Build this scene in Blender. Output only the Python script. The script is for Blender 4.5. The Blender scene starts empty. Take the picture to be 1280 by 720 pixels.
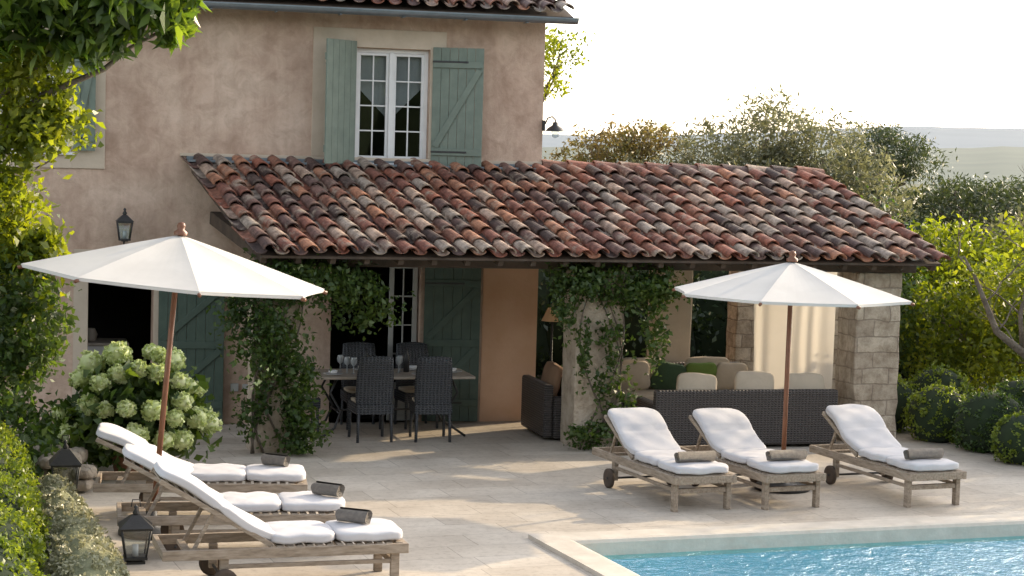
import bpy, math, random
import numpy as np
from mathutils import Vector, Matrix, Euler
random.seed(7); rng=np.random.default_rng(7)
scene=bpy.context.scene
V=Vector

# ------------------------------------------------------------------ materials
def newmat(name):
    m=bpy.data.materials.new(name); m.use_nodes=True
    nt=m.node_tree; nt.nodes.clear()
    out=nt.nodes.new('ShaderNodeOutputMaterial')
    b=nt.nodes.new('ShaderNodeBsdfPrincipled')
    nt.links.new(b.outputs[0],out.inputs[0])
    return m,nt,b,out
def ramp(nt,cols,pos=None):
    r=nt.nodes.new('ShaderNodeValToRGB'); e=r.color_ramp.elements
    n=len(cols)
    if pos is None: pos=[i/(n-1) for i in range(n)]
    e[0].position=pos[0]; e[0].color=(*cols[0],1)
    e[1].position=pos[-1]; e[1].color=(*cols[-1],1)
    for i in range(1,n-1):
        k=e.new(pos[i]); k.color=(*cols[i],1)
    return r
def noise(nt,scale,detail=5,rough=.6,coord=None,dist=0):
    n=nt.nodes.new('ShaderNodeTexNoise'); n.inputs['Scale'].default_value=scale
    n.inputs['Detail'].default_value=detail; n.inputs['Roughness'].default_value=rough
    n.inputs['Distortion'].default_value=dist
    if coord is not None: nt.links.new(coord,n.inputs['Vector'])
    return n
def geo_pos(nt):
    g=nt.nodes.new('ShaderNodeNewGeometry'); return g.outputs['Position']
def mixc(nt,a,b,fac,mode='MIX'):
    m=nt.nodes.new('ShaderNodeMix'); m.data_type='RGBA'; m.blend_type=mode
    for i,v in ((0,fac),(6,a),(7,b)):
        if isinstance(v,(int,float)): m.inputs[i].default_value=v
        elif isinstance(v,tuple): m.inputs[i].default_value=(*v,1)
        else: nt.links.new(v,m.inputs[i])
    return m.outputs[2]
def bump(nt,b,h,strength=.3,dist=.01):
    n=nt.nodes.new('ShaderNodeBump'); n.inputs['Strength'].default_value=strength
    n.inputs['Distance'].default_value=dist
    nt.links.new(h,n.inputs['Height']); nt.links.new(n.outputs[0],b.inputs['Normal'])
def nmat(name,cols,scale=4,rough=.8,bs=.3,bscale=None,bdist=.01,pos=None,detail=4,stretch=None,metal=0):
    m,nt,b,out=newmat(name)
    co=geo_pos(nt)
    if stretch:
        tc=nt.nodes.new('ShaderNodeTexCoord'); mp=nt.nodes.new('ShaderNodeMapping')
        mp.inputs['Scale'].default_value=stretch
        nt.links.new(tc.outputs['Object'],mp.inputs['Vector']); co=mp.outputs[0]
    n=noise(nt,scale,detail,.65,co)
    r=ramp(nt,cols,pos if pos else [.3+.4*i/(len(cols)-1) for i in range(len(cols))])
    nt.links.new(n.outputs['Fac'],r.inputs[0]); nt.links.new(r.outputs[0],b.inputs['Base Color'])
    b.inputs['Roughness'].default_value=rough; b.inputs['Metallic'].default_value=metal
    if bs>0:
        n2=noise(nt,bscale or scale*6,3,.6,co); bump(nt,b,n2.outputs['Fac'],bs,bdist)
    return m

def stucco():
    m,nt,b,out=newmat('stucco'); co=geo_pos(nt)
    n1=noise(nt,.9,5,.65,co,.4); r1=ramp(nt,[(.44,.305,.23),(.57,.42,.325),(.67,.52,.415)],[.33,.5,.68])
    nt.links.new(n1.outputs['Fac'],r1.inputs[0])
    n2=noise(nt,4.5,6,.7,co,.6); r2=ramp(nt,[(.72,.69,.66),(1,1,1)],[.35,.6])
    nt.links.new(n2.outputs['Fac'],r2.inputs[0])
    c=mixc(nt,r1.outputs[0],r2.outputs[0],.8,'MULTIPLY')
    mp=nt.nodes.new('ShaderNodeMapping'); mp.inputs['Scale'].default_value=(5,5,.35); nt.links.new(co,mp.inputs[0])
    n4=noise(nt,1,4,.6,mp.outputs[0]); r4=ramp(nt,[(.84,.81,.79),(1,1,1)],[.38,.55]); nt.links.new(n4.outputs['Fac'],r4.inputs[0])
    c=mixc(nt,c,r4.outputs[0],.6,'MULTIPLY')
    nt.links.new(c,b.inputs['Base Color']); b.inputs['Roughness'].default_value=.9
    n3=noise(nt,22,5,.7,co); bump(nt,b,n3.outputs['Fac'],.5,.02)
    return m
def leafmat(name,cols,trans=.45,rough=.45,clump=1.3,tcol=None):
    m,nt,b,out=newmat(name); co=geo_pos(nt)
    g=nt.nodes.new('ShaderNodeNewGeometry')
    n=noise(nt,clump,2,.6,co)
    a=nt.nodes.new('ShaderNodeMath'); a.operation='MULTIPLY_ADD'; a.inputs[1].default_value=.55
    nt.links.new(g.outputs['Random Per Island'],a.inputs[0])
    s=nt.nodes.new('ShaderNodeMath'); s.operation='MULTIPLY_ADD'; s.inputs[1].default_value=1.4; s.inputs[2].default_value=-.45
    nt.links.new(n.outputs['Fac'],s.inputs[0]); nt.links.new(s.outputs[0],a.inputs[2])
    r=ramp(nt,cols); nt.links.new(a.outputs[0],r.inputs[0])
    nt.links.new(r.outputs[0],b.inputs['Base Color']); b.inputs['Roughness'].default_value=rough
    t=nt.nodes.new('ShaderNodeBsdfTranslucent')
    tc=mixc(nt,r.outputs[0],tcol or (2.4,2.3,.7),1.0,'MULTIPLY'); nt.links.new(tc,t.inputs[0])
    mx=nt.nodes.new('ShaderNodeMixShader'); mx.inputs[0].default_value=trans
    nt.links.new(b.outputs[0],mx.inputs[1]); nt.links.new(t.outputs[0],mx.inputs[2]); nt.links.new(mx.outputs[0],out.inputs[0])
    return m
def tilemat():
    m,nt,b,out=newmat('terracotta_tile'); co=geo_pos(nt)
    g=nt.nodes.new('ShaderNodeNewGeometry')
    r=ramp(nt,[(.08,.05,.042),(.28,.12,.075),(.43,.20,.115),(.18,.10,.08),(.46,.33,.25),(.32,.115,.07),(.40,.33,.27),(.12,.07,.06),(.24,.095,.065),(.36,.20,.13)])
    r.color_ramp.interpolation='CONSTANT'
    nt.links.new(g.outputs['Random Per Island'],r.inputs[0])
    n=noise(nt,9,5,.7,co); r2=ramp(nt,[(.30,.27,.26),(1,1,1)],[.38,.62]); nt.links.new(n.outputs['Fac'],r2.inputs[0])
    c=mixc(nt,r.outputs[0],r2.outputs[0],.9,'MULTIPLY')
    n3=noise(nt,3.5,6,.75,co); r3=ramp(nt,[(0,0,0),(1,1,1)],[.53,.68]); nt.links.new(n3.outputs['Fac'],r3.inputs[0])
    c=mixc(nt,c,(.33,.27,.21),r3.outputs[0])
    nt.links.new(c,b.inputs['Base Color']); b.inputs['Roughness'].default_value=.72
    n4=noise(nt,40,4,.7,co); bump(nt,b,n4.outputs['Fac'],.5,.01)
    return m
def paving():
    m,nt,b,out=newmat('patio_paving'); co=geo_pos(nt)
    mp=nt.nodes.new('ShaderNodeMapping'); mp.inputs['Rotation'].default_value=(0,0,math.radians(-5)); nt.links.new(co,mp.inputs[0])
    nw=noise(nt,2.5,3,.5,mp.outputs[0]); wv=mixc(nt,mp.outputs[0],nw.outputs['Color'],.012)
    br=nt.nodes.new('ShaderNodeTexBrick'); br.inputs['Scale'].default_value=1
    br.inputs['Brick Width'].default_value=.82; br.inputs['Row Height'].default_value=.47; br.inputs['Mortar Size'].default_value=.006
    br.inputs['Mortar Smooth'].default_value=.7; br.offset=.37; br.inputs['Bias'].default_value=0; br.squash=1.35; br.squash_frequency=3
    br.inputs['Color1'].default_value=(.49,.43,.355,1); br.inputs['Color2'].default_value=(.585,.525,.445,1); br.inputs['Mortar'].default_value=(.31,.27,.225,1)
    nt.links.new(wv,br.inputs['Vector'])
    n=noise(nt,1.1,6,.7,co); r=ramp(nt,[(.76,.74,.72),(1,1,1)],[.35,.6]); nt.links.new(n.outputs['Fac'],r.inputs[0])
    c=mixc(nt,br.outputs['Color'],r.outputs[0],.9,'MULTIPLY')
    n5=noise(nt,14,5,.75,co); r5=ramp(nt,[(.68,.66,.64),(1,1,1)],[.33,.5]); nt.links.new(n5.outputs['Fac'],r5.inputs[0])
    c=mixc(nt,c,r5.outputs[0],.7,'MULTIPLY')
    nt.links.new(c,b.inputs['Base Color'])
    rr=nt.nodes.new('ShaderNodeMapRange'); rr.inputs[3].default_value=.5; rr.inputs[4].default_value=.9
    nt.links.new(n.outputs['Fac'],rr.inputs[0]); nt.links.new(rr.outputs[0],b.inputs['Roughness'])
    bump(nt,b,c,.35,.01)
    return m
def blockstone():
    m,nt,b,out=newmat('dressed_stone'); co=geo_pos(nt)
    sx=nt.nodes.new('ShaderNodeSeparateXYZ'); nt.links.new(co,sx.inputs[0])
    ad=nt.nodes.new('ShaderNodeMath'); ad.operation='ADD'; nt.links.new(sx.outputs[0],ad.inputs[0]); nt.links.new(sx.outputs[1],ad.inputs[1])
    cb=nt.nodes.new('ShaderNodeCombineXYZ'); nt.links.new(ad.outputs[0],cb.inputs[0]); nt.links.new(sx.outputs[2],cb.inputs[1])
    nd=noise(nt,2.6,3,.55,co)
    cb2=mixc(nt,cb.outputs[0],nd.outputs['Color'],.08)
    br=nt.nodes.new('ShaderNodeTexBrick'); br.inputs['Scale'].default_value=1; br.inputs['Brick Width'].default_value=.34
    br.inputs['Row Height'].default_value=.185; br.inputs['Mortar Size'].default_value=.013; br.inputs['Mortar Smooth'].default_value=1; br.squash=1.5; br.squash_frequency=3; br.offset=.42
    br.inputs['Color1'].default_value=(.44,.365,.28,1); br.inputs['Color2'].default_value=(.64,.55,.43,1); br.inputs['Mortar'].default_value=(.32,.26,.20,1)
    nt.links.new(cb2,br.inputs['Vector'])
    n=noise(nt,6,6,.75,co); r=ramp(nt,[(.50,.46,.42),(1,1,1)],[.32,.60]); nt.links.new(n.outputs['Fac'],r.inputs[0])
    c=mixc(nt,br.outputs['Color'],r.outputs[0],.95,'MULTIPLY')
    nt.links.new(c,b.inputs['Base Color']); b.inputs['Roughness'].default_value=.9
    bump(nt,b,c,1,.04); return m
def wickermat(name,c1,c2):
    m,nt,b,out=newmat(name)
    tc=nt.nodes.new('ShaderNodeTexCoord')
    w1=nt.nodes.new('ShaderNodeTexWave'); w1.bands_direction='Z'; w1.inputs['Scale'].default_value=11; w1.inputs['Distortion'].default_value=.8
    w2=nt.nodes.new('ShaderNodeTexWave'); w2.bands_direction='X'; w2.inputs['Scale'].default_value=7; w2.inputs['Distortion'].default_value=.8
    for w in (w1,w2): nt.links.new(tc.outputs['Object'],w.inputs[0])
    c=mixc(nt,w1.outputs[0],w2.outputs[0],.5,'DIFFERENCE')
    r=ramp(nt,[c1,c2],[.1,.8]); nt.links.new(c,r.inputs[0]); nt.links.new(r.outputs[0],b.inputs['Base Color'])
    b.inputs['Roughness'].default_value=.5; bump(nt,b,c,1,.02); return m
def clothmat(name,col,trans=.0,wr=.25,wscale=6):
    m,nt,b,out=newmat(name); co=geo_pos(nt)
    n=noise(nt,wscale,3,.5,co,.5); n2=noise(nt,220,2,.5,co)
    r=ramp(nt,[tuple(x*.93 for x in col),col],[.35,.6]); nt.links.new(n.outputs['Fac'],r.inputs[0])
    nt.links.new(r.outputs[0],b.inputs['Base Color']); b.inputs['Roughness'].default_value=.95
    a=nt.nodes.new('ShaderNodeMath'); a.operation='MULTIPLY_ADD'; a.inputs[1].default_value=.04
    nt.links.new(n2.outputs['Fac'],a.inputs[0]); nt.links.new(n.outputs['Fac'],a.inputs[2])
    bump(nt,b,a.outputs[0],wr,.04)
    if trans>0:
        t=nt.nodes.new('ShaderNodeBsdfTranslucent'); t.inputs[0].default_value=(*col,1)
        mx=nt.nodes.new('ShaderNodeMixShader'); mx.inputs[0].default_value=trans
        nt.links.new(b.outputs[0],mx.inputs[1]); nt.links.new(t.outputs[0],mx.inputs[2]); nt.links.new(mx.outputs[0],out.inputs[0])
    return m
def glassmat():
    m,nt,b,out=newmat('window_glass')
    nt.nodes.remove(b)
    t=nt.nodes.new('ShaderNodeBsdfTransparent'); t.inputs[0].default_value=(.75,.8,.82,1)
    g=nt.nodes.new('ShaderNodeBsdfGlossy'); g.inputs['Roughness'].default_value=.03
    mx=nt.nodes.new('ShaderNodeMixShader'); mx.inputs[0].default_value=.12
    nt.links.new(t.outputs[0],mx.inputs[1]); nt.links.new(g.outputs[0],mx.inputs[2]); nt.links.new(mx.outputs[0],out.inputs[0])
    return m
def watermat():
    m,nt,b,out=newmat('pool_water_surface'); nt.nodes.remove(b); co=geo_pos(nt)
    t=nt.nodes.new('ShaderNodeBsdfTransparent'); t.inputs[0].default_value=(.48,.92,.97,1)
    g=nt.nodes.new('ShaderNodeBsdfGlossy'); g.inputs['Roughness'].default_value=.05
    fr=nt.nodes.new('ShaderNodeFresnel'); fr.inputs[0].default_value=1.33
    n=noise(nt,4,4,.6,co,1.0); n2=noise(nt,14,3,.5,co,.5)
    a=nt.nodes.new('ShaderNodeMath'); a.operation='MULTIPLY_ADD'; a.inputs[1].default_value=.4
    nt.links.new(n2.outputs['Fac'],a.inputs[0]); nt.links.new(n.outputs['Fac'],a.inputs[2])
    bp=nt.nodes.new('ShaderNodeBump'); bp.inputs['Strength'].default_value=.8; bp.inputs['Distance'].default_value=.08
    nt.links.new(a.outputs[0],bp.inputs['Height'])
    nt.links.new(bp.outputs[0],g.inputs['Normal']); nt.links.new(bp.outputs[0],fr.inputs['Normal'])
    k=nt.nodes.new('ShaderNodeMath'); k.operation='MULTIPLY'; k.inputs[1].default_value=.40; nt.links.new(fr.outputs[0],k.inputs[0])
    mx=nt.nodes.new('ShaderNodeMixShader'); nt.links.new(k.outputs[0],mx.inputs[0])
    nt.links.new(t.outputs[0],mx.inputs[1]); nt.links.new(g.outputs[0],mx.inputs[2]); nt.links.new(mx.outputs[0],out.inputs[0])
    return m

M={}
M['stucco']=stucco(); M['tile']=tilemat(); M['pave']=paving(); M['block']=blockstone()
M['trim']=nmat('limestone_trim',[(.46,.38,.29),(.56,.47,.37)],3,.85,.3,30)
M['pillar']=nmat('rough_render',[(.30,.24,.18),(.45,.37,.28),(.54,.46,.37)],5,.95,.9,18,.04)
M['wall_lit']=nmat('warm_lit_render',[(.60,.36,.22),(.68,.44,.29)],2,.9,.3,20)  # render colour with warm light on the wall put into it
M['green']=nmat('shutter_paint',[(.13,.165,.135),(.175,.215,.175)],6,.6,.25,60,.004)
M['green_shaded']=nmat('shutter_paint_shaded',[(.05,.08,.062),(.075,.11,.085)],6,.6,.25,60,.004)  # darker copy of the shutter paint, portico shade put into the colour
M['white']=nmat('white_paint',[(.66,.66,.65),(.74,.74,.73)],5,.5,.1,40)
M['white_shaded']=nmat('white_paint_shaded',[(.36,.36,.34),(.44,.44,.42)],5,.5,.1,40)  # white paint greyed down, shade under the portico put into the colour
M['teak']=nmat('weathered_teak',[(.19,.145,.105),(.30,.24,.18),(.39,.325,.26)],7,.8,.4,40,.006,stretch=(1,6,6))
M['wood']=nmat('dark_beam',[(.05,.035,.025),(.10,.07,.05)],5,.8,.4,30)
M['polewood']=nmat('varnished_pole',[(.15,.06,.03),(.22,.09,.045)],9,.45,.1,50)
M['metal']=nmat('zinc_gutter',[(.15,.18,.20),(.21,.24,.26)],5,.45,.1,30,metal=.5)
M['black']=nmat('wrought_iron',[(.02,.02,.02),(.035,.035,.035)],8,.5,.2,50)
M['dark']=nmat('dark_interior',[(.03,.026,.023),(.045,.04,.036)],3,.9,0)  # near-black lining, the unlit room's shade put into the colour
M['wicker']=wickermat('grey_wicker',(.025,.028,.032),(.10,.105,.115))
M['wickerb']=wickermat('brown_wicker',(.022,.019,.017),(.11,.095,.09))
M['cush']=clothmat('white_cushion',(.56,.55,.565),0,.14,5)
M['canvas']=clothmat('umbrella_canvas',(.70,.68,.65),.25,.06,3)
M['drape']=clothmat('linen_drape',(.84,.79,.70),.55,.10,4)
M['cream']=clothmat('cream_cushion',(.50,.42,.32),0,.3,6)
M['brownc']=clothmat('brown_cushion',(.25,.15,.09),0,.3,6)
M['greenc']=clothmat('green_cushion',(.04,.075,.035),0,.3,6)
M['limec']=clothmat('lime_cushion',(.13,.20,.04),0,.3,6)
M['towel']=nmat('taupe_towel',[(.15,.135,.12),(.24,.215,.19)],20,1,.9,150,.01)
M['glass']=glassmat(); M['water']=watermat()
M['basin']=nmat('pool_lining',[(.06,.43,.54),(.10,.51,.62)],3,.5,.1,20)
M['cope']=nmat('pool_coping_stone',[(.47,.42,.35),(.60,.54,.46)],4,.75,.3,25)
M['soil']=nmat('garden_ground',[(.035,.05,.02),(.06,.07,.03),(.09,.085,.05)],.8,.95,.5,6,.05)
M['bark']=nmat('bark',[(.10,.08,.06),(.22,.18,.14)],8,.95,.9,25,.03)
M['rock']=nmat('field_stone',[(.22,.18,.14),(.42,.36,.29)],5,.95,.9,12,.04)
M['terra']=nmat('terracotta_pot',[(.30,.14,.08),(.40,.20,.12)],5,.85,.3)
M['table']=nmat('stone_tabletop',[(.36,.30,.24),(.46,.40,.33)],6,.5,.1)
M['china']=nmat('white_china',[(.75,.75,.74),(.8,.8,.8)],3,.2,0)
M['shade']=clothmat('lamp_shade',(.75,.50,.28),.3,.05)

# ------------------------------------------------------------------ mesh builder
class MB:
    def __init__(s): s.v=[];s.f=[];s.m=[];s.sm=[]
    def add(s,vs,fs,mi=0,sm=False):
        o=len(s.v); s.v+= [tuple(x) for x in vs]; s.f+=[tuple(i+o for i in f) for f in fs]
        s.m+=[mi]*len(fs); s.sm+=[sm]*len(fs)
    def box(s,c,size,mi=0,R=None):
        hx,hy,hz=[a/2 for a in size]; c=V(c)
        vs=[V((x,y,z)) for x in(-hx,hx) for y in(-hy,hy) for z in(-hz,hz)]
        if R is not None: vs=[R@p for p in vs]
        s.add([p+c for p in vs],[(0,1,3,2),(4,6,7,5),(0,4,5,1),(2,3,7,6),(0,2,6,4),(1,5,7,3)],mi)
    def bx(s,x0,x1,y0,y1,z0,z1,mi=0): s.box(((x0+x1)/2,(y0+y1)/2,(z0+z1)/2),(x1-x0,y1-y0,z1-z0),mi)
    def beam(s,a,b,w,h,mi=0):
        a,b=V(a),V(b); d=(b-a); L=d.length; q=d.to_track_quat('X','Z').to_matrix()
        s.box((a+b)/2,(L,w,h),mi,q)
    def tube(s,pts,rad,n=8,mi=0,caps=True):
        pts=[V(p) for p in pts]
        if isinstance(rad,(int,float)): rad=[rad]*len(pts)
        vs=[];fs=[]; prev=None
        for i,p in enumerate(pts):
            d=(pts[min(i+1,len(pts)-1)]-pts[max(i-1,0)]).normalized()
            u=d.orthogonal().normalized() if prev is None else (prev-d*prev.dot(d)).normalized()
            prev=u; w=d.cross(u)
            for k in range(n):
                a=2*math.pi*k/n; vs.append(p+(u*math.cos(a)+w*math.sin(a))*rad[i])
        for i in range(len(pts)-1):
            for k in range(n):
                fs.append((i*n+k,i*n+(k+1)%n,(i+1)*n+(k+1)%n,(i+1)*n+k))
        if caps: fs.append(tuple(range(n))[::-1]); fs.append(tuple(range((len(pts)-1)*n,len(pts)*n)))
        s.add(vs,fs,mi,True)
    def lathe(s,c,prof,n=20,mi=0,R=None):
        c=V(c); vs=[];fs=[]
        for r,z in prof:
            for k in range(n):
                a=2*math.pi*k/n; p=V((r*math.cos(a),r*math.sin(a),z))
                if R is not None:p=R@p
                vs.append(p+c)
        for i in range(len(prof)-1):
            for k in range(n): fs.append((i*n+k,i*n+(k+1)%n,(i+1)*n+(k+1)%n,(i+1)*n+k))
        s.add(vs,fs,mi,True)
    def cushion(s,c,size,mi=0,R=None,n=10,p=6.,puff=.2,wob=.004):
        c=V(c); idx={};vs=[];fs=[]
        def key(q): return tuple(round(x,4) for x in q)
        ph=[random.uniform(0,6) for _ in range(4)]
        def vert(q):
            k=key(q)
            if k in idx:return idx[k]
            nrm=(abs(q[0])**p+abs(q[1])**p+abs(q[2])**p)**(1/p)
            x,y,z=[a/nrm for a in q]
            z*=1-puff+puff*(1-x*x)*(1-y*y)
            P=V((x*size[0]/2,y*size[1]/2,z*size[2]/2))
            P.z+=wob*math.sin(7*x+ph[0])*math.cos(6*y+ph[1]); P.x+=wob*math.sin(5*y+ph[2]); P.y+=wob*math.sin(5*x+ph[3])
            if R is not None:P=R@P
            vs.append(P+c); idx[k]=len(vs)-1; return idx[k]
        for ax in range(3):
            for sg in(-1,1):
                for i in range(n):
                    for j in range(n):
                        qs=[]
                        for (a,b2) in((i,j),(i+1,j),(i+1,j+1),(i,j+1)):
                            q=[0,0,0]; q[ax]=sg; q[(ax+1)%3]=(-1+2*a/n)*sg; q[(ax+2)%3]=-1+2*b2/n; qs.append(vert(q))
                        fs.append(tuple(qs))
        s.add(vs,fs,mi,True)
    def obj(s,name,mats,parent=None,bevel=0,mat=None):
        me=bpy.data.meshes.new(name); me.from_pydata(s.v,[],s.f); 
        for m in mats: me.materials.append(M[m] if isinstance(m,str) else m)
        me.polygons.foreach_set('material_index',s.m); me.polygons.foreach_set('use_smooth',s.sm); me.update()
        o=bpy.data.objects.new(name,me); scene.collection.objects.link(o)
        if mat is not None:o.matrix_world=mat
        if parent is not None:o.parent=parent
        if bevel:
            b=o.modifiers.new('b','BEVEL'); b.width=bevel; b.segments=2; b.limit_method='ANGLE'; b.angle_limit=math.radians(50)
        return o
def empty(name,loc=(0,0,0),rot=0,rx=0,ry=0):
    e=bpy.data.objects.new(name,None); scene.collection.objects.link(e)
    e.location=loc; e.rotation_euler=(rx,ry,rot); return e

# ------------------------------------------------------------------ foliage
def leaves(name,clumps,size,mat,parent=None,aspect=.5,sub=28,spread=.22,droop=0,shell=.55,seed=None,clip=2.0):
    """one mesh of many small folded leaves; clumps: (cx,cy,cz,rx,ry,rz,n)"""
    r=np.random.default_rng(seed if seed is not None else len(name)*31+len(clumps))
    C=[]
    for (cx,cy,cz,rx,ry,rz,n) in clumps:
        k=max(4,int(n/sub))
        d=r.normal(size=(k,3)); d/=np.linalg.norm(d,axis=1)[:,None]
        rad=(shell+(1-shell)*r.random(k)**.7)[:,None]*(1+.12*np.clip(r.normal(size=(k,1)),-1.5,1.5)*(1 if shell<.85 else .2))
        cc=d*rad; 
        w=r.random(k)**1.5+.15; w/=w.sum()
        ids=r.choice(k,size=n,p=w)
        pts=cc[ids]+np.clip(r.normal(size=(n,3)),-clip,clip)*spread*(.6+.8*r.random(k)[ids])[:,None]
        C.append(pts*np.array([rx,ry,rz])+np.array([cx,cy,cz]))
    P=np.concatenate(C); P=P[P[:,2]>.02]; n=len(P)
    d=r.normal(size=(n,3)); d[:,2]-=droop; d/=np.linalg.norm(d,axis=1)[:,None]
    t=r.normal(size=(n,3)); s_=np.cross(d,t); s_/=np.linalg.norm(s_,axis=1)[:,None]; nn=np.cross(d,s_)
    L=(size*(.6+.8*r.random(n)))[:,None]; W=L*aspect*.5
    base=P-d*L*.5; tip=P+d*L*.5-nn*L*.12; l=P-s_*W+nn*W*.35; q=P+s_*W+nn*W*.35
    vs=np.stack([base,l,tip,q],1).reshape(-1,3)
    me=bpy.data.meshes.new(name); me.vertices.add(4*n); me.vertices.foreach_set('co',vs.ravel())
    me.loops.add(4*n); me.loops.foreach_set('vertex_index',np.arange(4*n,dtype=np.int32))
    me.polygons.add(n); me.polygons.foreach_set('loop_start',np.arange(0,4*n,4,dtype=np.int32))
    try: me.polygons.foreach_set('loop_total',np.full(n,4,dtype=np.int32))
    except Exception: pass
    me.update(calc_edges=True); me.materials.append(M[mat])
    o=bpy.data.objects.new(name,me); scene.collection.objects.link(o)
    if parent is not None:o.parent=parent
    return o
M['lf_bright']=leafmat('leaf_bright',[(.05,.08,.012),(.12,.155,.018),(.22,.245,.03)],.5,tcol=(2.6,2.4,.55))
M['lf_loquat']=leafmat('leaf_loquat',[(.03,.06,.014),(.07,.12,.022),(.15,.20,.04)],.45,.35,tcol=(2.3,2.3,.7))
M['lf_mid']=leafmat('leaf_mid',[(.022,.045,.014),(.045,.08,.022),(.085,.125,.035)],.35)
M['lf_vine']=leafmat('leaf_vine',[(.025,.052,.014),(.05,.09,.022),(.10,.145,.035)],.35)
M['lf_dark']=leafmat('leaf_dark',[(.012,.026,.010),(.028,.052,.018),(.05,.085,.028)],.2)
M['lf_pine']=leafmat('leaf_pine',[(.03,.045,.022),(.05,.07,.032),(.09,.11,.05)],.25,tcol=(1.8,1.7,.8))
M['lf_olive']=leafmat('leaf_olive',[(.07,.08,.045),(.13,.14,.085),(.20,.21,.14)],.4,tcol=(1.6,1.5,1.0))
M['lf_russet']=leafmat('leaf_russet',[(.10,.075,.035),(.15,.13,.055),(.14,.16,.06)],.4,tcol=(1.8,1.5,.8))
M['lf_grey']=leafmat('leaf_santolina',[(.30,.30,.19),(.42,.41,.27),(.55,.52,.37)],.2,tcol=(1.2,1.2,.9))
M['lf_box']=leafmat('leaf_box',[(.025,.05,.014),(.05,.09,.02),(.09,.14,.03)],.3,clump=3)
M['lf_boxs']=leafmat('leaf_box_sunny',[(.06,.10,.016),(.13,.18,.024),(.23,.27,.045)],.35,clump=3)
M['bloom']=leafmat('hydrangea_bloom',[(.42,.50,.18),(.60,.67,.32),(.78,.80,.54)],.25,clump=6,tcol=(1.05,1.1,.7))
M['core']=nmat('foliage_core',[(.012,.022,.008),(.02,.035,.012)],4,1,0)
M['coreg']=nmat('foliage_core_light',[(.16,.17,.09),(.24,.24,.14)],4,1,.6,10,.1)

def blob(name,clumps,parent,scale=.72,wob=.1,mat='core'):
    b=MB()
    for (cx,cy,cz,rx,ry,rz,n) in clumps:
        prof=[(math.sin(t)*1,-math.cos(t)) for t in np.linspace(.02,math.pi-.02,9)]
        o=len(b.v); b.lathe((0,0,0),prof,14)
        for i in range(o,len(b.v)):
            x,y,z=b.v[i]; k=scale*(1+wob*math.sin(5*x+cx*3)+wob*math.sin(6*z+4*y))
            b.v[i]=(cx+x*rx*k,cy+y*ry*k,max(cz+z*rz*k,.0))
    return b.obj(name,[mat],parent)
def limb(b,a,z,r0,r1,n=6,wob=.12,mi=0):
    a,z=V(a),V(z); pts=[];rad=[]
    for i in range(n+1):
        t=i/n; p=a.lerp(z,t)+V((random.uniform(-1,1),random.uniform(-1,1),random.uniform(-.5,.5)))*wob*(1 if 0<i<n else 0)
        pts.append(p); rad.append(r0+(r1-r0)*t)
    b.tube(pts,rad,7,mi)
def tree(name,base,clumps,size,mat,r=.12,aspect=.5,**kw):
    e=empty(name); b=MB(); base=V(base)
    top=V((sum(c[0] for c in clumps)/len(clumps),sum(c[1] for c in clumps)/len(clumps),min(c[2] for c in clumps)))
    fork=base.lerp(top,.55); limb(b,base,fork,r,r*.7)
    for c in clumps:
        limb(b,fork,(c[0],c[1],c[2]),r*.55,r*.2)
        for k in range(4):
            t=V((c[0]+random.uniform(-.7,.7)*c[3],c[1]+random.uniform(-.7,.7)*c[4],c[2]+random.uniform(-.3,.8)*c[5]))
            limb(b,V((c[0],c[1],c[2])).lerp(fork,.3),t,r*.22,r*.05,5,.08)
    b.obj('trunk_and_limbs',['bark'],e)
    leaves('foliage',clumps,size,mat,e,aspect,**kw)
    return e

# ------------------------------------------------------------------ ground
def sheet(name,pts,z,mat,parent=None):
    me=bpy.data.meshes.new(name); me.from_pydata([(x,y,z) for x,y in pts],[],[tuple(range(len(pts)))]); me.materials.append(M[mat])
    o=bpy.data.objects.new(name,me); scene.collection.objects.link(o)
    if parent:o.parent=parent
    return o
PC=V((5.24,17.02)); px=V((4.80,.38)).normalized(); py=V((.10,-1)).normalized()
PW,PL=9.0,7.0
A=PC; B=PC+px*PW; C=PC+px*PW+py*PL; D=PC+py*PL
def ring(z,inner,outer,name,mat):
    me=bpy.data.meshes.new(name); vs=[(p[0],p[1],z) for p in inner+outer]
    fs=[(i,(i+1)%4,4+(i+1)%4,4+i) for i in range(4)]
    me.from_pydata(vs,[],fs); me.materials.append(M[mat]); o=bpy.data.objects.new(name,me); scene.collection.objects.link(o); return o
cw=.34
A2=A-px*cw-py*cw; B2=B+px*cw-py*cw; C2=C+px*cw+py*cw; D2=D-px*cw+py*cw
R_=4000
ring(-.03,[A2,B2,C2,D2],[V((-R_,R_)),V((R_,R_)),V((R_,-R_)),V((-R_,-R_))],'ground','soil')
ring(0.0,[A2,B2,C2,D2],[V((-.3,26.5)),V((13.0,26.5)),V((15.5,6)),V((-.3,6))],'patio_paving','pave')
pool=empty('swimming_pool')
b=MB()
q=[A,B,C,D]; q2=[A2,B2,C2,D2]
for i in range(4):
    a,c=q[i],q[(i+1)%4]; a2,c2=q2[i],q2[(i+1)%4]
    prof=[(0.,-.16),(0.,.0),(.02,.028),(.06,.038),(1.,.038),(1.,-.02)]
    vs=[];n=len(prof)
    L=(c-a).length; segs=max(2,int(L/.5))
    for k in range(segs+1):
        t=k/segs
        for (s_,z) in prof:
            s2=s_ if s_>=.5 else s_/.34
            p=(a.lerp(c,t)).lerp(a2.lerp(c2,t),min(1,s2)); vs.append((p[0],p[1],z+random.uniform(-.0008,.0008)))
    fs=[(k*n+j,k*n+j+1,(k+1)*n+j+1,(k+1)*n+j) for k in range(segs) for j in range(n-1)]
    b.add(vs,fs,0,False)
b.obj('coping',['cope'],pool)
b=MB()
zb=-1.4
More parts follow.
